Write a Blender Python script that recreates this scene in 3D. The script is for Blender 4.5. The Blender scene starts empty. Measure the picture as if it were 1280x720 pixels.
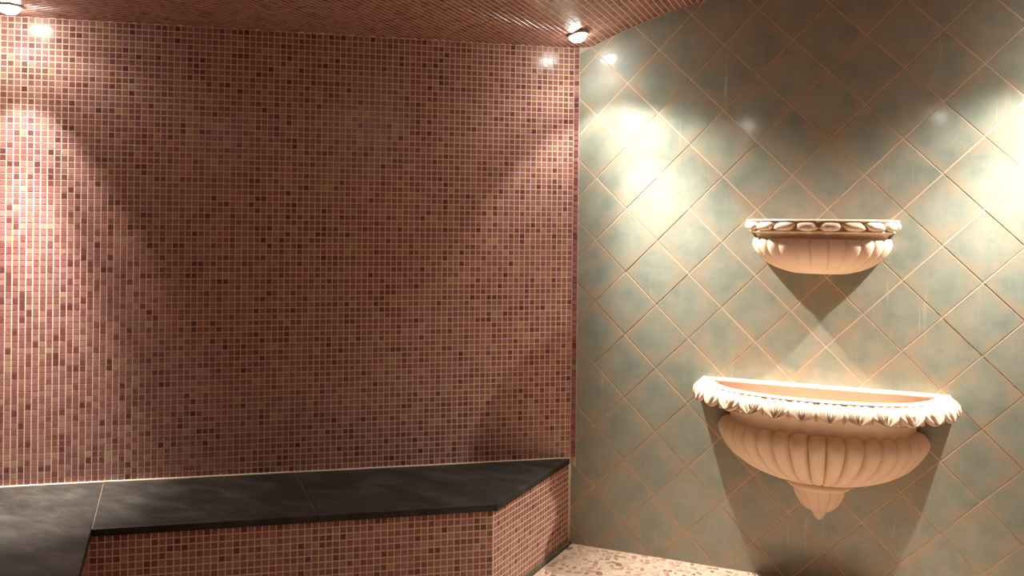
import bpy, math, random
import numpy as np
from mathutils import Vector, Matrix

random.seed(7)
rng = np.random.default_rng(11)
scene = bpy.context.scene
col = scene.collection

# ------------------------------------------------------------------ camera
# world frame: green wall is the plane y = 0 (room at y < 0), x runs along it from the corner, floor z = 0
cam_d = bpy.data.cameras.new('camera')
cam = bpy.data.objects.new('camera', cam_d)
col.objects.link(cam)
rt = Vector((0.92560188, 0.37835998, 0.01024117))
up = Vector((-0.00947974, -0.00387505, 0.99994756))
bk = Vector((0.37837982, -0.92565042, 0.0))
M = Matrix((rt, up, bk)).transposed().to_4x4()
M.translation = Vector((1.22256817, -3.74495154, 1.49683377))
cam.matrix_world = M
cam_d.sensor_width = 36
cam_d.lens = 29.3498
cam_d.shift_y = -0.0619936
cam_d.clip_start = 0.05
scene.camera = cam

# ------------------------------------------------------------------ world, exposure, lamp settings
w = bpy.data.worlds.new('world')
scene.world = w
w.use_nodes = True
w.node_tree.nodes['Background'].inputs[0].default_value = (0, 0, 0, 1)
w.node_tree.nodes['Background'].inputs[1].default_value = 0.0
vs = scene.view_settings
vs.view_transform = 'Standard'
vs.look = 'None'
vs.gamma = 1.0
vs.exposure = 0.0
vs.use_curve_mapping = False
LAMP_COLOR = (1.0, 0.965, 0.91)
# (x, y, half angle deg, blend, watts, tilt vector): every ceiling lamp, with the unseen one added for ambient light
CORE_W = 300.0
SPOT_W = 26.0
SPILL_W = 4.0

# ------------------------------------------------------------------ room dimensions
CZ = 1.574                      # height of the calibration point on the corner
HD = 0.144                      # half diagonal of a green tile
GX0 = 0.25804                   # x of a grid vertex of the green tiling
P = 0.0256656                   # pitch of the mosaic
ZC = CZ + 0.756                 # flat ceiling
ZB = CZ - 1.1731                # bench top
UC = 1.10                       # axis of the vault and of the basins
HC, RV = CZ - 1.4715, 2.4470    # centre height and radius of the vault
XS0 = 0.087
XS1 = 2 * UC - XS0
XR = 2 * UC                     # second corner of the green wall
MD = Vector((-0.82417788, -0.56633101, 0))
MO = Vector((0.56633101, -0.82417788, 0))
SD = 2.61
D = MD * SD
LD = Vector((0.70, -0.714, 0)).normalized()     # direction of the long side walls
LL = 3.15


def mir(v):
    return Vector((2 * UC - v.x, v.y, v.z))


E1 = D + LD * LL
YB = -4.7
ROOM = [Vector((0, 0, 0)), Vector((XR, 0, 0)), mir(D), mir(E1), Vector((mir(E1).x, YB, 0)), Vector((E1.x, YB, 0)), E1, D]


def sd(s, d, z=0.0):
    v = MD * s + MO * d
    return Vector((v.x, v.y, z))


def arch_z(x):
    if x <= XS0 or x >= XS1:
        return ZC
    return HC + math.sqrt(RV * RV - (x - UC) ** 2)


# ------------------------------------------------------------------ helpers
def tag(o, label=None, cat=None, group=None, kind=None):
    if label:
        o['label'] = label
    if cat:
        o['category'] = cat
    if group:
        o['group'] = group
    if kind:
        o['kind'] = kind
    return o


def link(name, me, mat=None, parent=None, loc=None, rot=None):
    o = bpy.data.objects.new(name, me)
    col.objects.link(o)
    if me is not None and mat is not None and not me.materials:
        me.materials.append(mat)
    if parent is not None:
        o.parent = parent
    if loc is not None:
        o.location = loc
    if rot is not None:
        o.rotation_euler = rot
    return o


def mesh(name, verts, faces, smooth=False):
    me = bpy.data.meshes.new(name)
    me.from_pydata([tuple(v) for v in verts], [], faces)
    if smooth:
        me.polygons.foreach_set('use_smooth', [True] * len(me.polygons))
    me.update()
    return me


def empty(name, loc):
    o = bpy.data.objects.new(name, None)
    o.empty_display_size = 0.1
    col.objects.link(o)
    o.location = loc
    return o


def slab_mesh(name, poly, z0, z1, bevel=0.0):
    """closed prism over a counter-clockwise polygon, upper edge bevelled"""
    n = len(poly)
    c = Vector((sum(p[0] for p in poly) / n, sum(p[1] for p in poly) / n))

    def inset(b):
        out = []
        for i in range(n):
            p0, p1, p2 = (Vector(poly[(i + k) % n][:2]) for k in (-1, 0, 1))
            e1, e2 = (p1 - p0).normalized(), (p2 - p1).normalized()
            n1, n2 = Vector((-e1.y, e1.x)), Vector((-e2.y, e2.x))
            m = (n1 + n2)
            m = m / max(0.2, m.dot(n1))
            out.append(p1 + m * b)
        return out
    rings = [[(p[0], p[1], z0) for p in poly]]
    if bevel:
        rings.append([(p[0], p[1], z1 - bevel) for p in poly])
        for k in (1, 2):
            a = k * math.pi / 4
            rings.append([(p[0], p[1], z1 - bevel * (1 - math.sin(a))) for p in inset(bevel * (1 - math.cos(a)))])
    else:
        rings.append([(p[0], p[1], z1) for p in poly])
    verts = [v for r in rings for v in r]
    faces = [tuple(reversed(range(n)))]
    for k in range(len(rings) - 1):
        for i in range(n):
            j = (i + 1) % n
            faces.append((k * n + i, k * n + j, (k + 1) * n + j, (k + 1) * n + i))
    faces.append(tuple((len(rings) - 1) * n + i for i in range(n)))
    return mesh(name, verts, faces)


def tiles_mesh(name, C, U, V, N, w, h, t=0.0009, b=0.0007, tilt=0.0011, tones=None):
    """many small square tiles as one mesh; C centres (n,3), U,V,N unit axes (n,3) or (3,)"""
    C = np.asarray(C, float)
    n = len(C)
    U = np.broadcast_to(np.asarray(U, float), (n, 3))
    V = np.broadcast_to(np.asarray(V, float), (n, 3))
    N = np.broadcast_to(np.asarray(N, float), (n, 3))
    q = np.array([(-1, -1), (1, -1), (1, 1), (-1, 1)], float)
    ta = rng.normal(0, tilt, (n, 2))
    vs_ = np.zeros((n, 8, 3))
    for k in range(4):
        vs_[:, k] = C + U * (q[k, 0] * w / 2) + V * (q[k, 1] * h / 2) - N * 0.001
        tx, ty = q[k, 0] * (w / 2 - b), q[k, 1] * (h / 2 - b)
        vs_[:, 4 + k] = C + U * tx + V * ty + N * (t + ta[:, :1] * tx + ta[:, 1:] * ty)
    base = (np.arange(n) * 8)[:, None, None]
    f = np.array([(4, 5, 6, 7), (0, 1, 5, 4), (1, 2, 6, 5), (2, 3, 7, 6), (3, 0, 4, 7)])[None]
    F = (base + f).reshape(-1, 4)
    me = bpy.data.meshes.new(name)
    me.vertices.add(n * 8)
    me.vertices.foreach_set('co', vs_.reshape(-1))
    nf = len(F)
    me.loops.add(nf * 4)
    me.loops.foreach_set('vertex_index', F.reshape(-1))
    me.polygons.add(nf)
    me.polygons.foreach_set('loop_start', np.arange(nf) * 4)
    me.polygons.foreach_set('loop_total', np.full(nf, 4))
    me.polygons.foreach_set('use_smooth', np.zeros(nf, dtype=bool))
    me.update(calc_edges=True)
    if tones is None:
        tones = rng.random(n)
    at = me.attributes.new('tone', 'FLOAT', 'POINT')
    at.data.foreach_set('value', np.repeat(np.asarray(tones, float), 8))
    return me


# ------------------------------------------------------------------ materials
def new_mat(name):
    m = bpy.data.materials.new(name)
    m.use_nodes = True
    nt = m.node_tree
    b = nt.nodes['Principled BSDF']
    return m, nt, b


def nd(nt, typ, **kw):
    n = nt.nodes.new(typ)
    for k, v in kw.items():
        setattr(n, k, v)
    return n


def ramp(nt, stops, interp='LINEAR'):
    r = nt.nodes.new('ShaderNodeValToRGB')
    r.color_ramp.interpolation = interp
    e = r.color_ramp.elements
    while len(e) < len(stops):
        e.new(0.5)
    for k, (p, c) in enumerate(stops):
        e[k].position = p
        e[k].color = (*c, 1)
    return r


def mix(nt, a, b, fac, mode='MIX'):
    m = nt.nodes.new('ShaderNodeMix')
    m.data_type = 'RGBA'
    m.blend_type = mode
    for sock, val in ((m.inputs['A'], a), (m.inputs['B'], b), (m.inputs['Factor'], fac)):
        if hasattr(val, 'links'):
            nt.links.new(val, sock)
        elif isinstance(val, tuple):
            sock.default_value = (*val, 1)
        else:
            sock.default_value = val
    return m.outputs['Result']


def noise(nt, vec, scale, detail=4, rough=0.6):
    n = nt.nodes.new('ShaderNodeTexNoise')
    n.inputs['Scale'].default_value = scale
    n.inputs['Detail'].default_value = detail
    n.inputs['Roughness'].default_value = rough
    if vec is not None:
        nt.links.new(vec, n.inputs['Vector'])
    return n.outputs['Fac']


def bump(nt, b, h, strength, dist):
    bn = nt.nodes.new('ShaderNodeBump')
    bn.inputs['Strength'].default_value = strength
    bn.inputs['Distance'].default_value = dist
    nt.links.new(h, bn.inputs['Height'])
    nt.links.new(bn.outputs['Normal'], b.inputs['Normal'])


TILE_STOPS = [(0.0, (0.13, 0.040, 0.040)), (0.05, (0.19, 0.062, 0.060)), (0.15, (0.258, 0.096, 0.089)),
              (0.40, (0.305, 0.124, 0.114)), (0.65, (0.345, 0.150, 0.134)), (0.88, (0.380, 0.175, 0.155)), (0.96, (0.395, 0.196, 0.162)), (1.0, (0.42, 0.275, 0.165))]






def mosaic_material():
    m, nt, b = new_mat('rose mosaic glass')
    a = nd(nt, 'ShaderNodeAttribute', attribute_name='tone')
    r = ramp(nt, TILE_STOPS)
    nt.links.new(a.outputs['Fac'], r.inputs['Fac'])
    g = nd(nt, 'ShaderNodeNewGeometry')
    f = noise(nt, g.outputs['Position'], 260, 3)
    c = mix(nt, r.outputs['Color'], (0.5, 0.36, 0.28), mix_fac(nt, f, 0.52, 0.9, 0.35))
    nt.links.new(c, b.inputs['Base Color'])
    b.inputs['Roughness'].default_value = 0.2
    b.inputs['Specular IOR Level'].default_value = 0.4
    bump(nt, b, noise(nt, g.outputs['Position'], 140, 2), 0.12, 0.002)
    return m


def mix_fac(nt, fac, lo, hi, top):
    mr = nt.nodes.new('ShaderNodeMapRange')
    mr.inputs['From Min'].default_value = lo
    mr.inputs['From Max'].default_value = hi
    mr.inputs['To Min'].default_value = 0
    mr.inputs['To Max'].default_value = top
    nt.links.new(fac, mr.inputs['Value'])
    return mr.outputs['Result']


def plain(name, c, rough=0.7, var=0.15, scale=60, spec=0.3, bmp=0.2):
    m, nt, b = new_mat(name)
    g = nd(nt, 'ShaderNodeNewGeometry')
    f = noise(nt, g.outputs['Position'], scale)
    cc = mix(nt, tuple(x * (1 - var) for x in c), tuple(min(1, x * (1 + var)) for x in c), f)
    nt.links.new(cc, b.inputs['Base Color'])
    b.inputs['Roughness'].default_value = rough
    b.inputs['Specular IOR Level'].default_value = spec
    if bmp:
        bump(nt, b, f, bmp, 0.002)
    return m


def green_material():
    m, nt, b = new_mat('sage green ceramic')
    tc = nd(nt, 'ShaderNodeTexCoord')
    oi = nd(nt, 'ShaderNodeObjectInfo')
    sc = nd(nt, 'ShaderNodeVectorMath', operation='SCALE')
    cmb = nd(nt, 'ShaderNodeCombineXYZ')
    nt.links.new(oi.outputs['Random'], cmb.inputs[0])
    nt.links.new(oi.outputs['Random'], cmb.inputs[2])
    nt.links.new(cmb.outputs[0], sc.inputs[0])
    sc.inputs['Scale'].default_value = 37.0
    ad = nd(nt, 'ShaderNodeVectorMath', operation='ADD')
    nt.links.new(tc.outputs['Object'], ad.inputs[0])
    nt.links.new(sc.outputs[0], ad.inputs[1])
    v = ad.outputs[0]
    n1 = noise(nt, v, 9, 4, 0.55)
    n2 = noise(nt, v, 34, 5, 0.7)
    n3 = noise(nt, v, 150, 3, 0.6)
    r = ramp(nt, [(0.30, (0.226, 0.258, 0.203)), (0.45, (0.278, 0.300, 0.237)), (0.57, (0.322, 0.325, 0.255)), (0.72, (0.380, 0.350, 0.270))])
    nt.links.new(n1, r.inputs['Fac'])
    c = mix(nt, r.outputs['Color'], (0.215, 0.235, 0.165), mix_fac(nt, n2, 0.48, 0.72, 0.4))
    # warmer towards the tile's edges, as glazed
    ab = nd(nt, 'ShaderNodeVectorMath', operation='ABSOLUTE')
    nt.links.new(tc.outputs['Object'], ab.inputs[0])
    dt = nd(nt, 'ShaderNodeVectorMath', operation='DOT_PRODUCT')
    nt.links.new(ab.outputs[0], dt.inputs[0])
    dt.inputs[1].default_value = (1 / HD, 0, 1 / HD)
    mu = nd(nt, 'ShaderNodeMath', operation='MULTIPLY')
    nt.links.new(mix_fac(nt, dt.outputs['Value'], 0.45, 1.0, 1.0), mu.inputs[0])
    nt.links.new(mix_fac(nt, n1, 0.36, 0.60, 0.85), mu.inputs[1])
    c = mix(nt, c, (0.39, 0.295, 0.185), mu.outputs[0])
    c = mix(nt, c, (0.46, 0.43, 0.33), mix_fac(nt, n3, 0.58, 0.8, 0.35))
    # lime runs
    mp = nd(nt, 'ShaderNodeMapping')
    mp.inputs['Scale'].default_value = (55, 55, 2.2)
    g = nd(nt, 'ShaderNodeNewGeometry')
    nt.links.new(g.outputs['Position'], mp.inputs['Vector'])
    run = noise(nt, mp.outputs[0], 1.0, 2, 0.5)
    pt = noise(nt, g.outputs['Position'], 3.1, 1)
    m2 = nd(nt, 'ShaderNodeMath', operation='MULTIPLY')
    nt.links.new(mix_fac(nt, run, 0.62, 0.78, 0.6), m2.inputs[0])
    nt.links.new(mix_fac(nt, pt, 0.52, 0.64, 1.0), m2.inputs[1])
    c = mix(nt, c, (0.55, 0.53, 0.43), m2.outputs[0])
    nt.links.new(c, b.inputs['Base Color'])
    b.inputs['Roughness'].default_value = 0.38
    b.inputs['Specular IOR Level'].default_value = 0.45
    b.inputs['Coat Weight'].default_value = 0.5
    b.inputs['Coat Roughness'].default_value = 0.09
    bump(nt, b, n2, 0.10, 0.004)
    return m


def slate_material():
    m, nt, b = new_mat('dark slate')
    g = nd(nt, 'ShaderNodeNewGeometry')
    mp = nd(nt, 'ShaderNodeMapping')
    mp.inputs['Rotation'].default_value = (0, 0, 0.6)
    mp.inputs['Scale'].default_value = (1.0, 2.2, 1.0)
    nt.links.new(g.outputs['Position'], mp.inputs['Vector'])
    n1 = noise(nt, mp.outputs[0], 5, 6, 0.62)
    n2 = noise(nt, mp.outputs[0], 30, 5, 0.7)
    r = ramp(nt, [(0.3, (0.020, 0.017, 0.013)), (0.5, (0.038, 0.031, 0.025)), (0.7, (0.075, 0.061, 0.050))])
    nt.links.new(n1, r.inputs['Fac'])
    c = mix(nt, r.outputs['Color'], (0.10, 0.085, 0.07), mix_fac(nt, n2, 0.55, 0.8, 0.45))
    nt.links.new(c, b.inputs['Base Color'])
    rr = nd(nt, 'ShaderNodeMapRange')
    rr.inputs['To Min'].default_value = 0.45
    rr.inputs['To Max'].default_value = 0.70
    nt.links.new(n2, rr.inputs['Value'])
    nt.links.new(rr.outputs[0], b.inputs['Roughness'])
    b.inputs['Specular IOR Level'].default_value = 0.2
    bump(nt, b, n2, 0.35, 0.004)
    return m


def stone_material():
    m, nt, b = new_mat('cream carved stone')
    g = nd(nt, 'ShaderNodeNewGeometry')
    n1 = noise(nt, g.outputs['Position'], 12, 4)
    n2 = noise(nt, g.outputs['Position'], 210, 3, 0.7)
    c = mix(nt, (0.75, 0.565, 0.405), (0.83, 0.65, 0.48), n1)
    c = mix(nt, c, (0.40, 0.26, 0.16), mix_fac(nt, n2, 0.58, 0.8, 0.45))
    nt.links.new(c, b.inputs['Base Color'])
    b.inputs['Roughness'].default_value = 0.5
    b.inputs['Specular IOR Level'].default_value = 0.35
    bump(nt, b, n2, 0.15, 0.002)
    return m


def far_mosaic_material():
    """walls behind the camera: too far round to be seen, tiles as a texture"""
    m, nt, b = new_mat('brown mosaic out of view')
    tc = nd(nt, 'ShaderNodeTexCoord')
    br = nd(nt, 'ShaderNodeTexBrick')
    br.offset = 0.0
    br.inputs['Scale'].default_value = 1.0
    br.inputs['Brick Width'].default_value = P
    br.inputs['Row Height'].default_value = P
    br.inputs['Mortar Size'].default_value = 0.0016
    br.inputs['Color1'].default_value = (0.15, 0.065, 0.03, 1)  # golden brown chosen to warm the light bounced off the unseen walls
    br.inputs['Color2'].default_value = (0.22, 0.10, 0.05, 1)
    br.inputs['Mortar'].default_value = (0.36, 0.23, 0.12, 1)
    nt.links.new(tc.outputs['UV'], br.inputs['Vector'])
    nt.links.new(br.outputs['Color'], b.inputs['Base Color'])
    b.inputs['Roughness'].default_value = 0.35
    return m


M_MOS = mosaic_material()
M_GREEN = green_material()
M_SLATE = slate_material()
M_STONE = stone_material()
M_FAR = far_mosaic_material()
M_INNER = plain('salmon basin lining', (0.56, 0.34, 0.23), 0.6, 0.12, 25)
M_GROUT = plain('cream mosaic grout', (0.80, 0.62, 0.42), 0.85, 0.12, 40)
M_GGROUT = plain('sand tile grout', (0.64, 0.48, 0.36), 0.85, 0.18, 30)
M_CAULK = plain('pale sealant', (0.72, 0.60, 0.45), 0.45, 0.1, 50)
M_FLOORG = plain('pebble bed grout', (0.60, 0.44, 0.325), 0.6, 0.12, 35)
M_METAL = plain('brushed lamp ring', (0.62, 0.56, 0.50), 0.3, 0.08, 90, 0.6, 0.05)
M_METAL.node_tree.nodes['Principled BSDF'].inputs['Metallic'].default_value = 0.8
M_JOINT = plain('tan slab joint', (0.17, 0.115, 0.075), 0.8, 0.2, 60)
M_DARK = plain('dark olive strip', (0.10, 0.085, 0.045), 0.6, 0.3, 40)  # dark colour carrying the shade at the bench foot; also fills a slab joint


def pebble_material():
    m, nt, b = new_mat('river pebble')
    a = nd(nt, 'ShaderNodeAttribute', attribute_name='tone')
    r = ramp(nt, [(0.0, (0.27, 0.145, 0.08)), (0.3, (0.42, 0.25, 0.15)), (0.5, (0.48, 0.30, 0.185)), (0.7, (0.56, 0.385, 0.26)), (1.0, (0.68, 0.52, 0.39))])
    nt.links.new(a.outputs['Fac'], r.inputs['Fac'])
    g = nd(nt, 'ShaderNodeNewGeometry')
    f = noise(nt, g.outputs['Position'], 120, 4)
    c = mix(nt, r.outputs['Color'], (0.25, 0.16, 0.10), mix_fac(nt, f, 0.55, 0.85, 0.35))
    nt.links.new(c, b.inputs['Base Color'])
    b.inputs['Roughness'].default_value = 0.3
    return m


M_PEB = pebble_material()


def glow_material():
    m, nt, b = new_mat('lit lamp glass')
    b.inputs['Base Color'].default_value = (1, 0.95, 0.85, 1)
    b.inputs['Emission Color'].default_value = (*LAMP_COLOR, 1)
    b.inputs['Emission Strength'].default_value = 120.0
    return m


M_GLOW = glow_material()

# ------------------------------------------------------------------ shell: floor
fl = mesh('floor', [(v.x, v.y, z) for z in (-0.06, 0.0) for v in ROOM],
          [tuple(range(8)), tuple(reversed(range(8, 16)))] + [(i, i + 8, (i + 1) % 8 + 8, (i + 1) % 8) for i in range(8)])
fl.flip_normals()
floor = tag(link('floor', fl, M_FLOORG), 'cream floor set with flat brown river pebbles', kind='structure')


def wall_panel(name, a, b, z0, z1, mat, label, th=0.06, parent=None):
    """a standing wall from a to b (room on its right-hand side when walking a to b ... sign by th)"""
    d = (b - a).normalized()
    n = Vector((-d.y, d.x, 0))                       # into the wall
    L = (b - a).length
    v = []
    for off in (0, th):
        for (s, z) in ((0, z0), (L, z0), (L, z1), (0, z1)):
            q = a + d * s + n * off
            v.append((q.x, q.y, z))
    f = [(0, 1, 2, 3), (7, 6, 5, 4), (0, 4, 5, 1), (1, 5, 6, 2), (2, 6, 7, 3), (3, 7, 4, 0)]
    me = mesh(name, v, f)
    uv = me.uv_layers.new(name='UVMap')
    for poly in me.polygons:
        for li in poly.loop_indices:
            q = Vector(me.vertices[me.loops[li].vertex_index].co)
            uv.data[li].uv = ((q - a).dot(d), q.z)
    return tag(link(name, me, mat, parent), label, kind='structure')


# mosaic wall beside the green wall (behind the bench)
wall_left = wall_panel('wall_left', D, ROOM[0], 0.0, ZC, M_GROUT, 'rose glass mosaic wall with cream grout behind the bench')
wall_far_right = wall_panel('wall_far_right', ROOM[1], ROOM[2], 0.0, ZC, M_GROUT, 'rose mosaic wall beyond the second lamp corner')
wall_far_left = wall_panel('wall_far_left', E1, D, 0.0, ZC, M_FAR, 'brown mosaic wall behind the long bench')
wall_near_right = wall_panel('wall_near_right', ROOM[2], ROOM[3], 0.0, ZC, M_FAR, 'brown mosaic wall leading to the entrance')
wall_passage_right = wall_panel('wall_passage_right', ROOM[3], ROOM[4], 0.0, ZC + 0.3, M_FAR, 'mosaic side wall of the entrance passage')
wall_rear = wall_panel('wall_rear', ROOM[4], ROOM[5], 0.0, ZC + 0.3, M_FAR, 'mosaic wall closing the entrance passage')
wall_passage_left = wall_panel('wall_passage_left', ROOM[5], ROOM[6], 0.0, ZC + 0.3, M_FAR, 'mosaic side wall of the entrance passage opposite')

# green wall backing with the arched head
xs = [0.0, XS0] + [XS0 + (XS1 - XS0) * k / 40 for k in range(1, 41)] + [XR]
prof = [(x, arch_z(x)) for x in xs]
v = [(0, 0, 0), (XR, 0, 0)] + [(x, 0, z) for x, z in reversed(prof)]
n = len(v)
v2 = v + [(a, 0.06, c) for a, b_, c in v]
f = [tuple(range(n)), tuple(reversed(range(n, 2 * n)))] + [(i + n, (i + 1) % n + n, (i + 1) % n, i) for i in range(n)]
wall_right = tag(link('wall_right', mesh('wall_right', v2, f), M_GGROUT), 'sage green wall of large tiles laid diagonally under an arched vault', kind='structure')


# ------------------------------------------------------------------ green tiles, laid on the diagonal
def clip(poly, nx, nz, c):
    out = []
    for i in range(len(poly)):
        a, b = poly[i], poly[(i + 1) % len(poly)]
        da, db = nx * a[0] + nz * a[1] - c, nx * b[0] + nz * b[1] - c
        if da <= 0:
            out.append(a)
        if (da < 0 < db) or (db < 0 < da):
            t = da / (da - db)
            out.append((a[0] + t * (b[0] - a[0]), a[1] + t * (b[1] - a[1])))
    return out


def poly_tile_mesh(poly, t=0.0014, b=0.0008):
    k = len(poly)
    cx, cz = sum(p[0] for p in poly) / k, sum(p[1] for p in poly) / k
    r0, r1, r2 = [], [], []
    for x, z in poly:
        L = math.hypot(x - cx, z - cz) or 1
        r0.append((x, 0.002, z))
        r1.append((x, -t + b, z))
        g = 1 - b * 1.4 / L
        r2.append((cx + (x - cx) * g, -t, cz + (z - cz) * g))
    fs = [tuple(2 * k + i for i in range(k))]
    for a in (0, 1):
        for i in range(k):
            j = (i + 1) % k
            fs.append((a * k + i, a * k + j, (a + 1) * k + j, (a + 1) * k + i))
    return mesh('tile', r0 + r1 + r2, fs)


g = HD - 0.0034
full = [(-g, 0), (0, -g), (g, 0), (0, g)]
full_me = None
for i in range(-3, 16):
    for j in range(-12, 8):
        if (i + j) % 2 == 0:
            continue
        cx, cz = GX0 + i * HD, CZ + j * HD
        pl = [(x + cx, z + cz) for x, z in full]
        x0c = P + 0.003 if cz > ZB + 0.02 else 0.004
        q = clip(pl, -1, 0, -x0c)
        q = clip(q, 1, 0, XR - 0.004) if len(q) > 2 else q
        q = clip(q, 0, -1, -0.004) if len(q) > 2 else q
        if len(q) > 2:
            if max(p[0] for p in q) < XS0 + 0.02:
                q = clip(q, 0, 1, ZC)
            else:
                for k in range(48):
                    xa = XS0 + (XS1 - XS0) * k / 48
                    xb = XS0 + (XS1 - XS0) * (k + 1) / 48
                    if xb < cx - 2 * HD or xa > cx + 2 * HD or len(q) < 3:
                        continue
                    za, zb = arch_z(xa), arch_z(xb)
                    nx, nz = -(zb - za), (xb - xa)
                    L = math.hypot(nx, nz)
                    q = clip(q, nx / L, nz / L, (nx * xa + nz * za) / L - 0.003)
        if len(q) < 3:
            continue
        ar = 0.5 * abs(sum(q[k][0] * q[(k + 1) % len(q)][1] - q[(k + 1) % len(q)][0] * q[k][1] for k in range(len(q))))
        if ar < 0.00002:
            continue
        loc = [(x - cx, z - cz) for x, z in q]
        if len(q) == 4 and abs(ar - 2 * g * g) < 1e-6:
            if full_me is None:
                full_me = poly_tile_mesh(full)
            me = full_me
        else:
            me = poly_tile_mesh(loc)
        o = link('tile', me, M_GREEN, wall_right, (cx, 0, cz))
        o.rotation_euler = (random.gauss(0, 0.0022), 0, random.gauss(0, 0.0022))

# one column of mosaic turning the corner onto the green wall
rows = int((ZC - ZB) / P)
cs = [(P * 0.5 + 0.001, -0.0008, ZB + 0.004 + (r + 0.5) * P) for r in range(rows + 1) if ZB + 0.004 + (r + 0.5) * P < ZC]
tag(link('mosaic_border', tiles_mesh('mosaic_border', cs, (1, 0, 0), (0, 0, 1), (0, -1, 0), 0.0222, 0.0222, t=0.003), M_MOS, wall_right),
    'single column of rose mosaic tiles along the corner', kind='stuff')

# ------------------------------------------------------------------ mosaic of the wall behind the bench
TW = 0.0224
NV = 14
tone_values = [0.03, 0.1, 0.2, 0.28, 0.36, 0.44, 0.5, 0.56, 0.62, 0.7, 0.78, 0.86, 0.92, 0.985]
one_tile = [tiles_mesh('tile', [(0, 0, 0)], (1, 0, 0), (0, 1, 0), (0, 0, 1), TW, TW, tilt=0.0014, tones=[tv]) for tv in tone_values]


def axes(u, v_, n_):
    return Matrix((u, v_, n_)).transposed().to_euler()


def place_tiles(parent, pts, u, v_, n_):
    e = axes(Vector(u), Vector(v_), Vector(n_))
    for p in pts:
        o = link('tile', random.choice(one_tile), M_MOS, parent, p)
        o.rotation_euler = e


cen, single = [], []
z0 = ZB + 0.003
for c in range(int(SD / P)):
    s = (c + 0.5) * P
    for r in range(rows + 1):
        z = z0 + (r + 0.5) * P
        if z > ZC:
            continue
        q = sd(s, 0.0)
        pt = (q.x, q.y, z)
        if 90 <= c < 94 and len(single) < 300:
            single.append(pt)
        else:
            cen.append(pt)
UL = -MD
tag(link('mosaic_tiles', tiles_mesh('mosaic_tiles', cen, UL, (0, 0, 1), MO, TW, TW), M_MOS, wall_left),
    'small rose and maroon glass mosaic tiles', kind='stuff')
place_tiles(wall_left, single, UL, (0, 0, 1), MO)
mc = [(2 * UC - a, b, c) for a, b, c in cen + single]
tag(link('mosaic_tiles', tiles_mesh('mosaic_tiles', mc, (MD.x * -1, MD.y, 0), (0, 0, 1), (-MO.x, MO.y, 0), TW, TW), M_MOS, wall_far_right),
    'small rose glass mosaic tiles beyond the green wall', kind='stuff')

# ------------------------------------------------------------------ ceiling: flat sides and a barrel vault between
cv, cf = [], []


def inside(x, y):
    c = False
    for k in range(8):
        a, b = ROOM[k], ROOM[(k + 1) % 8]
        if (a.y > y) != (b.y > y) and x < (b.x - a.x) * (y - a.y) / (b.y - a.y) + a.x:
            c = not c
    return c


XL, XRR = -2.35, 2 * UC + 2.35
px = [XL, XS0] + [XS0 + (XS1 - XS0) * k / 40 for k in range(1, 41)] + [XRR]
for y in (0.0, YB):
    for x in px:
        cv.append((x, y, arch_z(x)))
for y in (0.0, YB):
    for x in px:
        cv.append((x, y, ZC + 0.30))
m_ = len(px)
for i in range(m_ - 1):
    cf.append((i, i + 1, m_ + i + 1, m_ + i))
    cf.append((2 * m_ + i, 3 * m_ + i, 3 * m_ + i + 1, 2 * m_ + i + 1))
    cf.append((i, 2 * m_ + i, 2 * m_ + i + 1, i + 1))
    cf.append((m_ + i, m_ + i + 1, 3 * m_ + i + 1, 3 * m_ + i))
cf += [(0, m_, 3 * m_, 2 * m_), (m_ - 1, 3 * m_ - 1, 4 * m_ - 1, 2 * m_ - 1)]
ceiling = tag(link('ceiling', mesh('ceiling', cv, cf), M_GROUT), 'rose mosaic ceiling, flat at the sides with a shallow barrel vault', kind='structure')
LAMPS = [(0.0953, -0.2495), tuple(sd(2.3443, 0.1815).xy), (2 * UC - 0.0953, -0.2495), tuple(mir(sd(2.3443, 0.1815)).xy), (0.33, -4.1), (2 * UC - 0.33, -4.1)]
cc, uu, nn = [], [], []
th0 = math.asin((UC - XS0) / RV)
na = int(2 * th0 * RV / P)
for k in range(-90, na + 90):
    if k < 0:
        x, z, t = XS0 + (k + 0.5) * P, ZC, 0.0
    elif k >= na:
        x, z, t = XS1 + (k - na + 0.5) * P, ZC, 0.0
    else:
        t = -th0 + (k + 0.5) * (2 * th0 / na)
        x, z = UC + RV * math.sin(t), HC + RV * math.cos(t)
    for r in range(108):
        y = -(r + 0.5) * P
        if not inside(x, y):
            continue
        if any((x - a) ** 2 + (y - b) ** 2 < 0.048 ** 2 for a, b in LAMPS):
            continue
        cc.append((x, y, z))
        uu.append((math.cos(t), 0, -math.sin(t)))
        nn.append((-math.sin(t), 0, -math.cos(t)))
tag(link('mosaic_tiles', tiles_mesh('mosaic_tiles', cc, uu, (0, -1, 0), nn, TW, TW), M_MOS, ceiling), 'small rose glass mosaic tiles lining the ceiling', kind='stuff')

# ------------------------------------------------------------------ bench
bench = empty('bench', sd(1.2, 0.3, 0.0))
tag(bench, 'built-in corner bench of rose mosaic topped with dark slate slabs', 'bench')
bench_inv = Matrix.Translation(-Vector(bench.location))


def bpart(name, me, mat, kind=None, label=None, parent=None):
    me.transform(bench_inv)
    o = link(name, me, mat, parent or bench)
    tag(o, label, kind=kind)
    return o


BD = 0.572                       # slab depth
ST = 0.027                       # slab thickness
EC = Vector((0.462, BD))         # end corner (s, d)
JS = 0.175                       # slope of the joints (ds per d)


def ring(pts):
    """(s,d) list -> xy list, counter-clockwise"""
    o = [sd(a, b) for a, b in pts]
    o = [(q.x, q.y) for q in o]
    ar = sum(o[k][0] * o[(k + 1) % len(o)][1] - o[(k + 1) % len(o)][0] * o[k][1] for k in range(len(o)))
    return o if ar > 0 else o[::-1]


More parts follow.
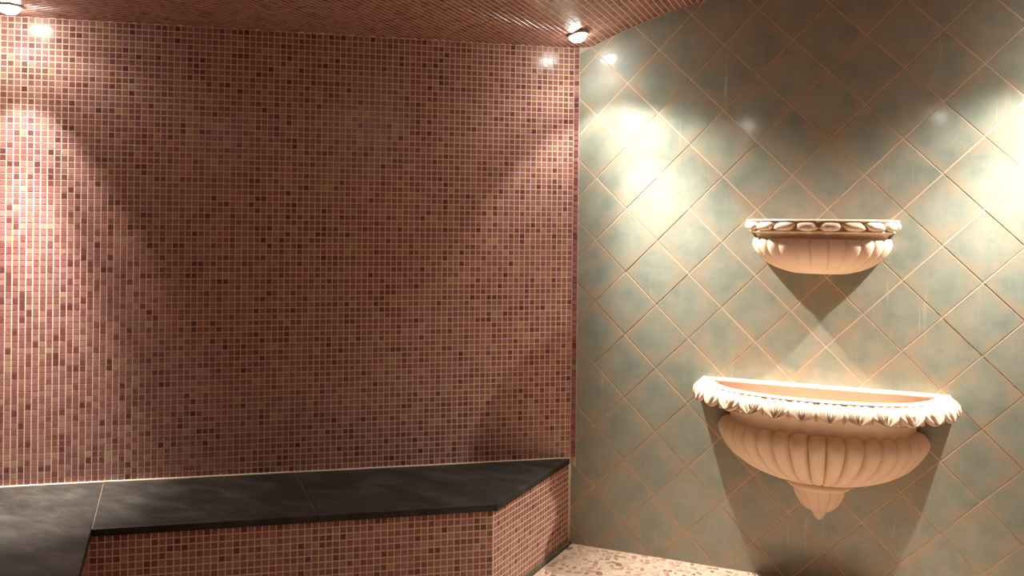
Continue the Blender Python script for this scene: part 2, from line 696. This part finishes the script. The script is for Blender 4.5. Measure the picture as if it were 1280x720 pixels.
J1, J2 = 1.252, 2.030
G = 0.0012
slab_a = ring([(0.004, 0.004), (J1 - G, 0.004), (J1 - G - JS * BD, BD), (EC.x, BD)])
slab_b = ring([(J1 + G, 0.004), (J2 - G, 0.004), (J2 - G - JS * BD, BD), (J1 + G - JS * BD, BD)])
WP = D + Vector((0, 0, 0))
# long bench: front edge continues the joint line
f0 = sd(J2 + G, 0.0)
fdir = (sd(J2 - JS, 1.0) - sd(J2, 0.0)).normalized()


def long_pt(t, back):
    if not back:
        q = f0 + fdir * t
    else:
        q = D + LD * max(0.0, t - 0.55) + Vector((-LD.y, LD.x, 0)) * (0.004)
    return (q.x, q.y)


def xyring(o):
    ar = sum(o[k][0] * o[(k + 1) % len(o)][1] - o[(k + 1) % len(o)][0] * o[k][1] for k in range(len(o)))
    return o if ar > 0 else o[::-1]


w0 = sd(J2 + G, 0.004)
wD = sd(SD - 0.01, 0.004)
slab_c = xyring([(w0.x, w0.y), long_pt(1.25, False), long_pt(1.55, True), (wD.x, wD.y)])
slab_d = xyring([long_pt(1.2525, False), long_pt(2.5, False), long_pt(3.0, True), long_pt(1.5525, True)])
for pl in (slab_a, slab_b, slab_c, slab_d):
    bpart('seat_slab', slab_mesh('seat_slab', pl, ZB - ST, ZB, 0.004), M_SLATE, label='dark slate seat slab')

for jj in (J1, J2):
    jp = ring([(jj - G * 1.5, 0.006), (jj + G * 1.5, 0.006), (jj + G * 1.5 - JS * (BD - 0.006), BD - 0.006), (jj - G * 1.5 - JS * (BD - 0.006), BD - 0.006)])
    bpart('slab_joint', slab_mesh('slab_joint', jp, ZB - ST + 0.001, ZB - 0.0012), M_JOINT if jj == J2 else M_DARK)

IN = 0.012
ev = Vector((EC.x, EC.y)).normalized()              # end direction in (s,d)
en = Vector((-ev.y, ev.x))                          # towards the room end
if en.x > 0:
    en = -en
e0 = Vector((0.012, 0.0))
ecb = Vector((EC.x + 0.014, BD - IN))
core_front = ring([(0.005, 0.002), (J2 + 0.3, 0.002), (J2 - JS * BD + 0.10, BD - IN), (ecb.x, ecb.y)])
bpart('bench_core', slab_mesh('bench_core', core_front, 0.0, ZB - ST), M_GROUT, label='cream grouted bench body')
lw = fdir.cross(Vector((0, 0, 1)))
if lw.dot(D - f0) < 0:
    lw = -lw
core_long = xyring([((f0 + lw * IN).x, (f0 + lw * IN).y), ((f0 + lw * IN + fdir * 2.49).x, (f0 + lw * IN + fdir * 2.49).y), long_pt(2.99, True), (wD.x, wD.y)])
bpart('bench_core', slab_mesh('bench_core', core_long, 0.0, ZB - ST - 0.0002), M_GROUT, label='cream grouted body of the long bench side')

# mosaic on the bench front
bl = Vector(bench.location)
front_c, front_s = [], []
nrow = int((ZB - ST) / P)
s_end = J2 - JS * (BD - IN) + 0.0
for r in range(nrow):
    z = ZB - ST - 0.0005 - (r + 0.5) * P
    for c in range(int((s_end - ecb.x) / P) + 2):
        s = ecb.x + 0.0015 + (c + 0.5) * P
        q = sd(s, BD - IN, z) - bl
        (front_s if r < 9 and c > 24 and len(front_s) < 300 else front_c).append(tuple(q))
tag(link('mosaic_tiles', tiles_mesh('mosaic_tiles', front_c, UL, (0, 0, 1), MO, TW, TW), M_MOS, bench), 'small rose mosaic tiles on the bench front', kind='stuff')
place_tiles(bench, front_s, UL, (0, 0, 1), MO)
# mosaic on the slanted end
pa, pb = sd(0.005, 0.002), sd(ecb.x, ecb.y)
du = (pa - pb).normalized()
dn = Vector((-du.y, du.x, 0))
if dn.dot(Vector((1, 0, 0))) < 0:
    dn = -dn
end_c = []
for r in range(nrow):
    z = ZB - ST - 0.0005 - (r + 0.5) * P
    for c in range(int((pa - pb).length / P)):
        q = pb + du * (0.002 + (c + 0.5) * P)
        end_c.append(tuple(Vector((q.x, q.y, z)) - bl))
tag(link('mosaic_tiles', tiles_mesh('mosaic_tiles', end_c, -du if (-du).cross(Vector((0, 0, 1))).dot(dn) > 0 else du, (0, 0, 1), dn, TW, TW), M_MOS, bench),
    'small rose mosaic tiles on the slanted bench end', kind='stuff')
# mosaic on the long side
long_c = []
ln = -lw
for r in range(nrow):
    z = ZB - ST - 0.0005 - (r + 0.5) * P
    for c in range(int(1.8 / P)):
        q = f0 + lw * IN + fdir * (BD - 0.008 + (c + 0.5) * P)
        long_c.append(tuple(Vector((q.x, q.y, z)) - bl))
uax = fdir if fdir.cross(Vector((0, 0, 1))).dot(ln) > 0 else -fdir
tag(link('mosaic_tiles', tiles_mesh('mosaic_tiles', long_c, uax, (0, 0, 1), ln, TW, TW), M_MOS, bench), 'small rose mosaic tiles on the long bench side', kind='stuff')


def tube(name, pts, r, seg=8):
    vv, ff = [], []
    for k, p in enumerate(pts):
        p = Vector(p)
        d = (Vector(pts[min(k + 1, len(pts) - 1)]) - Vector(pts[max(k - 1, 0)])).normalized()
        a = d.cross(Vector((0, 0, 1)))
        if a.length < 1e-3:
            a = d.cross(Vector((1, 0, 0)))
        a.normalize()
        b = a.cross(d)
        for j in range(seg):
            t = 2 * math.pi * j / seg
            vv.append(p + a * math.cos(t) * r + b * math.sin(t) * r)
    for k in range(len(pts) - 1):
        for j in range(seg):
            ff.append((k * seg + j, k * seg + (j + 1) % seg, (k + 1) * seg + (j + 1) % seg, (k + 1) * seg + j))
    ff += [tuple(reversed(range(seg))), tuple((len(pts) - 1) * seg + j for j in range(seg))]
    return mesh(name, vv, ff, True)


bpart('sealant_bead', tube('sealant_bead', [sd(0.01 + k * 0.1, 0.0035, ZB + 0.001 + random.uniform(-0.0008, 0.0008)) for k in range(26)], 0.0042), M_CAULK, label='pale sealant line along the wall')
bpart('sealant_bead', tube('sealant_bead', [sd(0.000, 0.003, 0.003 + k * 0.1 * 0.36 / 0.4) for k in range(5)], 0.002), M_CAULK)
# dark strip painted for the shaded bottom row and dark pebbles
k0, k1 = pb + dn * 0.0, pa + dn * 0.0
sk = xyring([(k0.x, k0.y), (k1.x, k1.y), ((k1 + dn * 0.016).x, (k1 + dn * 0.016).y), ((k0 + dn * 0.016).x, (k0 + dn * 0.016).y)])
bpart('shade_strip', slab_mesh('shade_strip', sk, 0.0, 0.016, 0.004), M_DARK, label='dark strip for the shade and dark pebbles at the floor')


# ------------------------------------------------------------------ carved basins
def half_oval(t, a, b, n=2.15):
    """plan of a bowl that leans on the wall: t from 0 (right, at the wall) to pi"""
    c, s = math.cos(t), math.sin(t)
    return (math.copysign(abs(c) ** (2 / n), c) * a, -(abs(s) ** (2 / n)) * b)


def loft(name, prof, nt, lobes=0, amp=None, nexp=2.15, cap_bottom=True, cap_top=False, closed=False):
    """prof: list of (a, b, z, lobe depth); smooth half shell with carved lobes, flat back on the wall"""
    vv, ff = [], []
    for row in prof:
        a, b, z, ld = row[:4]
        drop = row[4] if len(row) > 4 else 0.0
        for k in range(nt + 1):
            t = math.pi * k / nt
            g_ = 1.0
            if lobes and ld:
                ph = (t / math.pi * lobes) % 1.0
                g_ = 1 + ld * (math.sqrt(max(0.0, 1 - (2 * ph - 1) ** 2)) - 0.75)
            x, y = half_oval(t, a * g_, b * g_, nexp)
            zz = z
            if drop:
                zz -= drop * (1 - math.sqrt(max(0.0, 1 - (2 * ph - 1) ** 2)))
            vv.append((x, y, zz))
    m = nt + 1
    for r in range(len(prof) - 1):
        for k in range(nt):
            ff.append((r * m + k, r * m + k + 1, (r + 1) * m + k + 1, (r + 1) * m + k))
    if closed:
        r = len(prof) - 1
        for k in range(nt):
            ff.append((r * m + k, r * m + k + 1, k + 1, k))
    elif cap_bottom:
        ff.append(tuple((len(prof) - 1) * m + k for k in range(m)))
    if cap_top:
        ff.append(tuple(reversed(range(m))))
    me = mesh(name, vv, ff, True)
    import bmesh
    bm = bmesh.new()
    bm.from_mesh(me)
    bmesh.ops.recalc_face_normals(bm, faces=bm.faces)
    bm.to_mesh(me)
    bm.free()
    me.set_sharp_from_angle(angle=math.radians(50))
    return me


def leaf_mesh(w, h, ribs=True):
    """broad carved leaf with a midrib and two side ribs that meet at the tip: local x across, outwards towards -y, hanging down"""
    rowsn, colsn = 12, 20
    vv, ff = [], []
    for r in range(rowsn + 1):
        t = r / rowsn
        out = 0.010 * math.sin(math.pi * t) + 0.006 * t * t
        half = w * 0.5 * (1.0 if t < 0.45 else max(0.06, max(0.0, 1 - ((t - 0.45) / 0.55) ** 1.9) ** 0.62))
        for c in range(colsn + 1):
            u = c / colsn * 2 - 1
            x = u * half
            q = 0.009 * (1 - abs(u) ** 2.4)
            if ribs:
                side = 0.62 * (1 - 0.75 * t)
                q += 0.0075 * math.exp(-(u / 0.09) ** 2)
                q -= 0.0090 * math.exp(-((abs(u) - side * 0.5) / 0.12) ** 2)
                q += 0.0070 * math.exp(-((abs(u) - side) / 0.11) ** 2)
                q -= 0.0065 * math.exp(-((abs(u) - side - 0.27) / 0.11) ** 2)
            vv.append((x, -(out + q * (0.25 + 0.75 * min(1.0, 2.2 * t))), -h * t * (1 - 0.05 * (1 - abs(u))) - 0.001))
    m = colsn + 1
    for r in range(rowsn):
        for c in range(colsn):
            ff.append((r * m + c, (r + 1) * m + c, (r + 1) * m + c + 1, r * m + c + 1))
    n0 = len(vv)
    vv += [(x, y * 0.3 + 0.007, z) for x, y, z in vv[:]]
    for r in range(rowsn):
        for c in range(colsn):
            ff.append((n0 + r * m + c, n0 + r * m + c + 1, n0 + (r + 1) * m + c + 1, n0 + (r + 1) * m + c))
    edge = [c for c in range(m)] + [r * m + colsn for r in range(1, rowsn + 1)] + [rowsn * m + c for c in range(colsn - 1, -1, -1)] + [r * m for r in range(rowsn - 1, 0, -1)]
    for k in range(len(edge)):
        a, b = edge[k], edge[(k + 1) % len(edge)]
        ff.append((a, b, n0 + b, n0 + a))
    return mesh('leaf', vv, ff, True)


def oval_frame(t, a, b, n):
    p = Vector((*half_oval(t, a, b, n), 0))
    q = Vector((*half_oval(min(math.pi - 1e-4, t + 0.01), a, b, n), 0)) - Vector((*half_oval(max(1e-4, t - 0.01), a, b, n), 0))
    tang = q.normalized()
    nrm = Vector((-tang.y, tang.x, 0))
    if nrm.dot(p) < 0:
        nrm = -nrm
    return p, nrm


def even_params(a, b, n, count, lo=0.0, hi=math.pi):
    ts = [lo + (hi - lo) * k / 800 for k in range(801)]
    L = [0.0]
    for k in range(800):
        p, q = half_oval(ts[k], a, b, n), half_oval(ts[k + 1], a, b, n)
        L.append(L[-1] + math.hypot(p[0] - q[0], p[1] - q[1]))
    out = []
    for i in range(count):
        target = L[-1] * (i + 0.5) / count
        k = next(k for k in range(801) if L[k] >= target)
        out.append(ts[k])
    return out, L[-1] / count


# --- large lower basin
YW = -0.0025                                   # face of the tiles
ZT = CZ - 0.738                                # top of the rim
big = empty('wall_basin', (UC, YW, CZ - 1.302))
tag(big, 'large carved cream stone half-bowl with leafy rim and pendant foot', 'basin')
zb = CZ - 1.302


def Z(h):
    return CZ + h - zb


A, B, NE = 0.500, 0.368, 2.2
# rim: a thick ring with a flat lip, open inside, with a straight back lip at the wall
prof = [(0.415, 0.300, Z(-0.800), 0), (0.425, 0.305, Z(-0.757), 0), (0.437, 0.312, Z(-0.741), 0), (0.452, 0.325, Z(-0.738), 0), (0.462, 0.334, Z(-0.7405), 0), (0.468, 0.340, Z(-0.7405), 0),
        (0.482, 0.354, Z(-0.738), 0), (0.488, 0.360, Z(-0.741), 0), (0.488, 0.360, Z(-0.748), 0), (0.482, 0.354, Z(-0.768), 0), (0.468, 0.340, Z(-0.795), 0), (0.430, 0.310, Z(-0.806), 0)]
rim = link('rim', loft('rim', prof, 96, nexp=NE, cap_bottom=False, closed=True), M_STONE, big)
back = slab_mesh('back_lip', [(-0.455, -0.050), (0.455, -0.050), (0.455, 0.0), (-0.455, 0.0)], Z(-0.795), Z(-0.737), 0.006)
link('back_lip', back, M_STONE, big)
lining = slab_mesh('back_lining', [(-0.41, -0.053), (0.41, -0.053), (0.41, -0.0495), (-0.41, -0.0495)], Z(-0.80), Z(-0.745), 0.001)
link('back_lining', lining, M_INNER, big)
ts, step = even_params(0.512, 0.378, NE, 14)
leaf = leaf_mesh(step * 0.97, 0.080)
tipm = leaf_mesh(step * 0.26, 0.076, False)
for t in ts:
    p, nr = oval_frame(t, 0.482, 0.354, NE)
    o = link('leaf', leaf, M_STONE, rim, (p.x, p.y, Z(-0.743)))
    o.rotation_euler = (-0.34, 0, math.atan2(nr.x, -nr.y))
for k in range(len(ts) - 1):
    t = (ts[k] + ts[k + 1]) / 2
    p, nr = oval_frame(t, 0.474, 0.346, NE)
    o = link('leaf_tip', tipm, M_STONE, rim, (p.x, p.y, Z(-0.745)))
    o.rotation_euler = (-0.24, 0, math.atan2(nr.x, -nr.y))
# neck
prof = [(0.450, 0.325, Z(-0.800), 0), (0.425, 0.305, Z(-0.812), 0), (0.400, 0.288, Z(-0.826), 0), (0.379, 0.268, Z(-0.846), 0), (0.368, 0.258, Z(-0.870), 0), (0.366, 0.256, Z(-0.895), 0), (0.360, 0.250, Z(-0.915), 0)]
link('neck', loft('neck', prof, 72, nexp=NE, cap_bottom=True, cap_top=False), M_STONE, big)
# gadrooned bowl
prof = []
for k in range(25):
    u = k / 24
    ph = u * math.pi / 2
    r = max(0.0, math.cos(ph)) ** 0.80
    z = -0.903 - 0.238 * math.sin(ph) ** 1.05
    if r < 0.27:
        break
    ld = 0.15 * min(1.0, (0.35 + 5.0 * u)) if u < 0.14 else 0.15
    r2 = r * (0.96 + 0.04 * min(1, u / 0.10))
    prof.append((0.410 * r2, 0.297 * r2, Z(z), ld, 0.020 * max(0.0, 1 - u / 0.25)))
prof.append((0.402 * 0.25, 0.292 * 0.25, Z(-1.141), 0.085))
prof = [(0.352, 0.252, Z(-0.892), 0.0), (0.374, 0.268, Z(-0.8935), 0.05, 0.022)] + prof
link('gadrooned_bowl', loft('gadrooned_bowl', prof, 17 * 12, lobes=17, nexp=2.0, cap_bottom=True, cap_top=True), M_STONE, big)
# inner bowl
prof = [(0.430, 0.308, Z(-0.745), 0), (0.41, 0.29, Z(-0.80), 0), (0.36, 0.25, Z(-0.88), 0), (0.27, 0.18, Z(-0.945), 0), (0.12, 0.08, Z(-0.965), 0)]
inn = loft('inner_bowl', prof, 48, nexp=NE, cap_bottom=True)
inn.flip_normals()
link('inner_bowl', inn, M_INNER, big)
# pendant foot and its finial
prof = [(0.100, 0.085, Z(-1.122), 0), (0.128, 0.114, Z(-1.134), 0), (0.133, 0.119, Z(-1.142), 0), (0.133, 0.119, Z(-1.150), 0), (0.122, 0.108, Z(-1.160), 0), (0.106, 0.094, Z(-1.164), 0)]
foot = link('pendant_foot', loft('pendant_foot', prof, 40, nexp=2.0, cap_top=True), M_STONE, big)
prof = [(0.105, 0.092, Z(-1.162), 0.03), (0.103, 0.090, Z(-1.174), 0.08), (0.098, 0.086, Z(-1.193), 0.10), (0.088, 0.078, Z(-1.215), 0.10), (0.075, 0.068, Z(-1.236), 0.10), (0.061, 0.057, Z(-1.252), 0.09), (0.050, 0.048, Z(-1.258), 0.05), (0.03, 0.03, Z(-1.2585), 0)]
link('fluted_pendant', loft('fluted_pendant', prof, 6 * 12, lobes=6, nexp=2.0, cap_top=True), M_STONE, foot)
prof = [(0.030, 0.030, Z(-1.255), 0), (0.034, 0.033, Z(-1.261), 0), (0.031, 0.030, Z(-1.268), 0), (0.025, 0.024, Z(-1.282), 0), (0.017, 0.017, Z(-1.295), 0), (0.008, 0.008, Z(-1.302), 0)]
link('finial', loft('finial', prof, 24, nexp=2.0, cap_top=True), M_STONE, foot)

# --- small upper basin
US = 1.097
zs = CZ - 0.268
small = empty('wall_basin', (US, YW, zs))
tag(small, 'small shallow cream stone half-bowl with egg-moulded rim, mounted above the large basin', 'basin')


def Y(h):
    return CZ + h - zs


prof = [(0.250, 0.205, Y(-0.090), 0), (0.258, 0.212, Y(-0.060), 0), (0.266, 0.220, Y(-0.048), 0), (0.284, 0.237, Y(-0.044), 0), (0.300, 0.253, Y(-0.046), 0), (0.302, 0.255, Y(-0.050), 0), (0.292, 0.245, Y(-0.056), 0),
        (0.282, 0.235, Y(-0.062), 0), (0.280, 0.233, Y(-0.086), 0), (0.288, 0.240, Y(-0.091), 0), (0.288, 0.240, Y(-0.095), 0), (0.279, 0.231, Y(-0.099), 0), (0.262, 0.216, Y(-0.101), 0)]
rim2 = link('rim', loft('rim', prof, 72, nexp=2.4, cap_bottom=False, closed=True), M_STONE, small)
ts, step = even_params(0.29, 0.243, 2.4, 10)


def egg_mesh(L, h, d, lean):
    vv, ff = [], []
    nu, nv = 12, 10
    for i in range(nu + 1):
        u = -1 + 2 * i / nu
        s = max(0.0, 1 - abs(u) ** 2.6) ** 0.5
        for j in range(nv):
            t = 2 * math.pi * j / nv
            shear = lean * math.sin(t)
            vv.append((u * L / 2 + shear, -math.cos(t) * d * s, math.sin(t) * h / 2 * (0.25 + 0.75 * s)))
    for i in range(nu):
        for j in range(nv):
            ff.append((i * nv + j, (i + 1) * nv + j, (i + 1) * nv + (j + 1) % nv, i * nv + (j + 1) % nv))
    ff += [tuple(range(nv)), tuple(reversed(range(nu * nv, nu * nv + nv)))]
    return mesh('egg_moulding', vv, ff, True)


eggs = [egg_mesh(step * 1.0, 0.042, 0.024, k) for k in (-0.010, 0.0, 0.010)]
for t in ts:
    p, nr = oval_frame(t, 0.284, 0.237, 2.4)
    o = link('egg_moulding', eggs[1 if abs(p.x) < 0.06 else (2 if p.x < 0 else 0)], M_STONE, rim2, (p.x, p.y, Y(-0.0705)))
    o.rotation_euler = (0, 0, math.atan2(nr.x, -nr.y))
prof = [(0.284, 0.236, Y(-0.096), 0), (0.270, 0.222, Y(-0.101), 0), (0.260, 0.213, Y(-0.110), 0), (0.256, 0.209, Y(-0.124), 0), (0.250, 0.204, Y(-0.132), 0)]
link('neck', loft('neck', prof, 60, nexp=2.3), M_STONE, small)
prof = [(0.25, 0.205, Y(-0.121), 0), (0.266, 0.220, Y(-0.1225), 0.02)]
for k in range(18):
    u = k / 17
    ph = u * math.pi / 2 * 0.80
    r = math.cos(ph) ** 0.85
    z = -0.126 - 0.142 * math.sin(ph) / math.sin(math.pi / 2 * 0.80)
    prof.append((0.276 * r * (0.97 + 0.03 * min(1, u * 8)), 0.228 * r, Y(z), 0.05))
prof.append((0.06, 0.05, Y(-0.268), 0.0))
link('gadrooned_bowl', loft('gadrooned_bowl', prof, 13 * 12, lobes=13, nexp=2.15, cap_top=True), M_STONE, small)
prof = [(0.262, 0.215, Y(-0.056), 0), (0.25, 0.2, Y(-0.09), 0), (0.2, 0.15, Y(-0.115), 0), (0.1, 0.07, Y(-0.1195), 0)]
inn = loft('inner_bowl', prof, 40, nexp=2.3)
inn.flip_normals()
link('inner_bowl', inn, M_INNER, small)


# ------------------------------------------------------------------ ceiling lamps
def lathe(name, prof, seg=32):
    vv, ff = [], []
    for r, z in prof:
        for j in range(seg):
            t = 2 * math.pi * j / seg
            vv.append((r * math.cos(t), r * math.sin(t), z))
    for k in range(len(prof) - 1):
        for j in range(seg):
            ff.append((k * seg + j, k * seg + (j + 1) % seg, (k + 1) * seg + (j + 1) % seg, (k + 1) * seg + j))
    ff.append(tuple(range(seg)))
    ff.append(tuple(reversed(range((len(prof) - 1) * seg, len(prof) * seg))))
    me = mesh(name, vv, ff, True)
    import bmesh
    bm = bmesh.new()
    bm.from_mesh(me)
    bmesh.ops.recalc_face_normals(bm, faces=bm.faces)
    bm.to_mesh(me)
    bm.free()
    return me


ring_me = lathe('lamp_ring', [(0.030, 0.004), (0.049, 0.004), (0.050, -0.003), (0.046, -0.0075), (0.039, -0.009), (0.036, -0.006), (0.034, 0.0)])
lens_me = lathe('lamp_lens', [(0.037, -0.002), (0.037, -0.010), (0.034, -0.019), (0.027, -0.027), (0.015, -0.032), (0.004, -0.0335)])


def lamp(x, y, label, tilt, spots):
    """spots: (name, half angle, blend, watts, own tilt) of the reflector's core, its shoulder and the spill cut off by the ring"""
    z = arch_z(x)
    o = empty('ceiling_lamp', (x, y, z))
    tag(o, label, 'lamp', 'recessed lamps in the mosaic ceiling')
    link('lamp_ring', ring_me, M_METAL, o)
    link('lamp_lens', lens_me, M_GLOW, o)
    o.rotation_euler = (0, math.radians(-tilt), 0)
    for nm, hf, bd, wt, tl in spots:
        ld = bpy.data.lights.new(nm, 'SPOT')
        ld.energy = wt
        ld.color = LAMP_COLOR
        ld.spot_size = math.radians(2 * hf)
        ld.spot_blend = bd
        ld.shadow_soft_size = 0.02
        lo = bpy.data.objects.new(nm, ld)
        col.objects.link(lo)
        lo.parent = o
        lo.location = (0, 0, -0.062)
        lo.rotation_euler = (0, math.radians(-(tl - tilt)), 0)
    return o


def tilted(sg):
    return [('lamp_core', 28, 1.0, CORE_W, sg * 24), ('lamp_shoulder', 43, 1.0, CORE_W * 0.36, sg * 29), ('lamp_beam', 50, 0.35, SPOT_W, sg * 13), ('lamp_spill', 80, 0.5, SPILL_W, sg * 8)]


lamp(*LAMPS[0], 'lit round lamp where the mosaic and green walls meet', 12, tilted(1))
DOWN = [('lamp_core', 20, 1.0, CORE_W * 1.75, 0), ('lamp_shoulder', 32, 1.0, CORE_W * 0.25, 0), ('lamp_beam', 33, 0.4, SPOT_W * 1.3, 0), ('lamp_spill', 78, 0.3, SPILL_W * 0.8, 0)]
lamp(*LAMPS[1], 'lit round lamp above the mosaic wall and the slate bench', 0, DOWN)
lamp(*LAMPS[3], 'unseen lamp added above the opposite side for ambient light', 0, DOWN)  # out of view, added as a mirror twin to lift the ambient light
SOFT = [(a_, b_, c_, d_ * 0.32, e_) for a_, b_, c_, d_, e_ in DOWN]
lamp(*LAMPS[4], 'lit round lamp in the vault over the entrance, bench side', 0, SOFT)
lamp(*LAMPS[5], 'lit round lamp in the vault over the entrance, far side', 0, SOFT)
lamp(*LAMPS[2], 'lit round lamp above the far end of the green wall', -12, tilted(-1))


# ------------------------------------------------------------------ pebbles in the floor
def pebble_verts(rx, ry, h, seed):
    r = random.Random(seed)
    k = 9
    wob = [1 + r.uniform(-0.12, 0.12) for _ in range(k)]
    vv = []
    for (s, z) in ((1.0, -0.002), (0.93, h * 0.55), (0.62, h * 0.95)):
        for j in range(k):
            t = 2 * math.pi * j / k
            vv.append((rx * s * wob[j] * math.cos(t), ry * s * wob[j] * math.sin(t), z))
    vv.append((0, 0, h))
    ff = []
    for a in (0, 1):
        for j in range(k):
            ff.append((a * k + j, a * k + (j + 1) % k, (a + 1) * k + (j + 1) % k, (a + 1) * k + j))
    for j in range(k):
        ff.append((2 * k + j, 2 * k + (j + 1) % k, 3 * k))
    return vv, ff


variants = []
for k in range(16):
    rx = random.uniform(0.013, 0.023)
    vv, ff = pebble_verts(rx, rx * random.uniform(0.5, 0.8), random.uniform(0.002, 0.0045), k)
    tone = [0.05, 0.15, 0.25, 0.35, 0.45, 0.5, 0.6, 0.7, 0.75, 0.8, 0.85, 0.9, 0.95, 0.3, 0.65, 1.0][k]
    variants.append((rx, vv, ff, tone))
peb_me = []
for rx, vv, ff, tone in variants:
    me = mesh('pebble', vv, ff, True)
    at = me.attributes.new('tone', 'FLOAT', 'POINT')
    at.data.foreach_set('value', [tone] * len(vv))
    peb_me.append(me)
placed = {}
cell = 0.05
rest_v, rest_f, rest_t = [], [], []
count = 0


def bench_block(x, y):
    s = Vector((x, y, 0)).dot(MD)
    d = Vector((x, y, 0)).dot(MO)
    if s > J2 - 0.5:
        q = Vector((x, y, 0)) - f0
        if q.dot(lw) > -0.02 and -0.1 < q.dot(fdir) < 2.55:
            return True
    if -0.2 < d < BD + 0.01 and s > 0.0:
        end_s = EC.x * d / EC.y
        return s > end_s - 0.03
    return False


tries = 0
pts = []
for tries in range(26000):
    if tries < 7000:
        x, y = random.uniform(-0.1, 1.1), random.uniform(-0.75, -0.01)
    else:
        x, y = random.uniform(-1.4, 2.6), random.uniform(-2.4, -0.01)
    if not inside(x, y - 0.0) or bench_block(x, y):
        continue
    k = random.randrange(16)
    rx = variants[k][0]
    cxi, cyi = int(math.floor(x / cell)), int(math.floor(y / cell))
    ok = True
    for a in (-1, 0, 1):
        for b in (-1, 0, 1):
            for (px_, py_, pr) in placed.get((cxi + a, cyi + b), ()):
                if (px_ - x) ** 2 + (py_ - y) ** 2 < (0.80 * (pr + rx)) ** 2:
                    ok = False
    if not ok or abs(y) < rx:
        continue
    placed.setdefault((cxi, cyi), []).append((x, y, rx))
    pts.append((x, y, k, random.uniform(0, math.pi)))


def in_view(x, y):
    q = M.inverted() @ Vector((x, y, 0))
    if q.z > -0.1:
        return False
    u = 640 + 1043.55 * q.x / -q.z
    v_ = 280.65 - 1043.55 * q.y / -q.z
    return 640 < u < 1290 and v_ < 728


near = sorted([p for p in pts if in_view(p[0], p[1])], key=lambda p: -variants[p[2]][0])[:300]
near_set = set(near)
for (x, y, k, rz) in pts:
    if (x, y, k, rz) in near_set:
        link('pebble', peb_me[k], M_PEB, floor, (x, y, 0), (0, 0, rz))
    else:
        rx, vv, ff, tone = variants[k]
        c, s = math.cos(rz), math.sin(rz)
        b0 = len(rest_v)
        rest_v += [(x + a * c - b * s, y + a * s + b * c, z) for a, b, z in vv]
        rest_f += [tuple(i + b0 for i in q) for q in ff]
        rest_t += [tone] * len(vv)
me = mesh('pebbles', rest_v, rest_f, True)
at = me.attributes.new('tone', 'FLOAT', 'POINT')
at.data.foreach_set('value', rest_t)
tag(link('pebbles', me, M_PEB, floor), 'flat river pebbles bedded in the floor', kind='stuff')
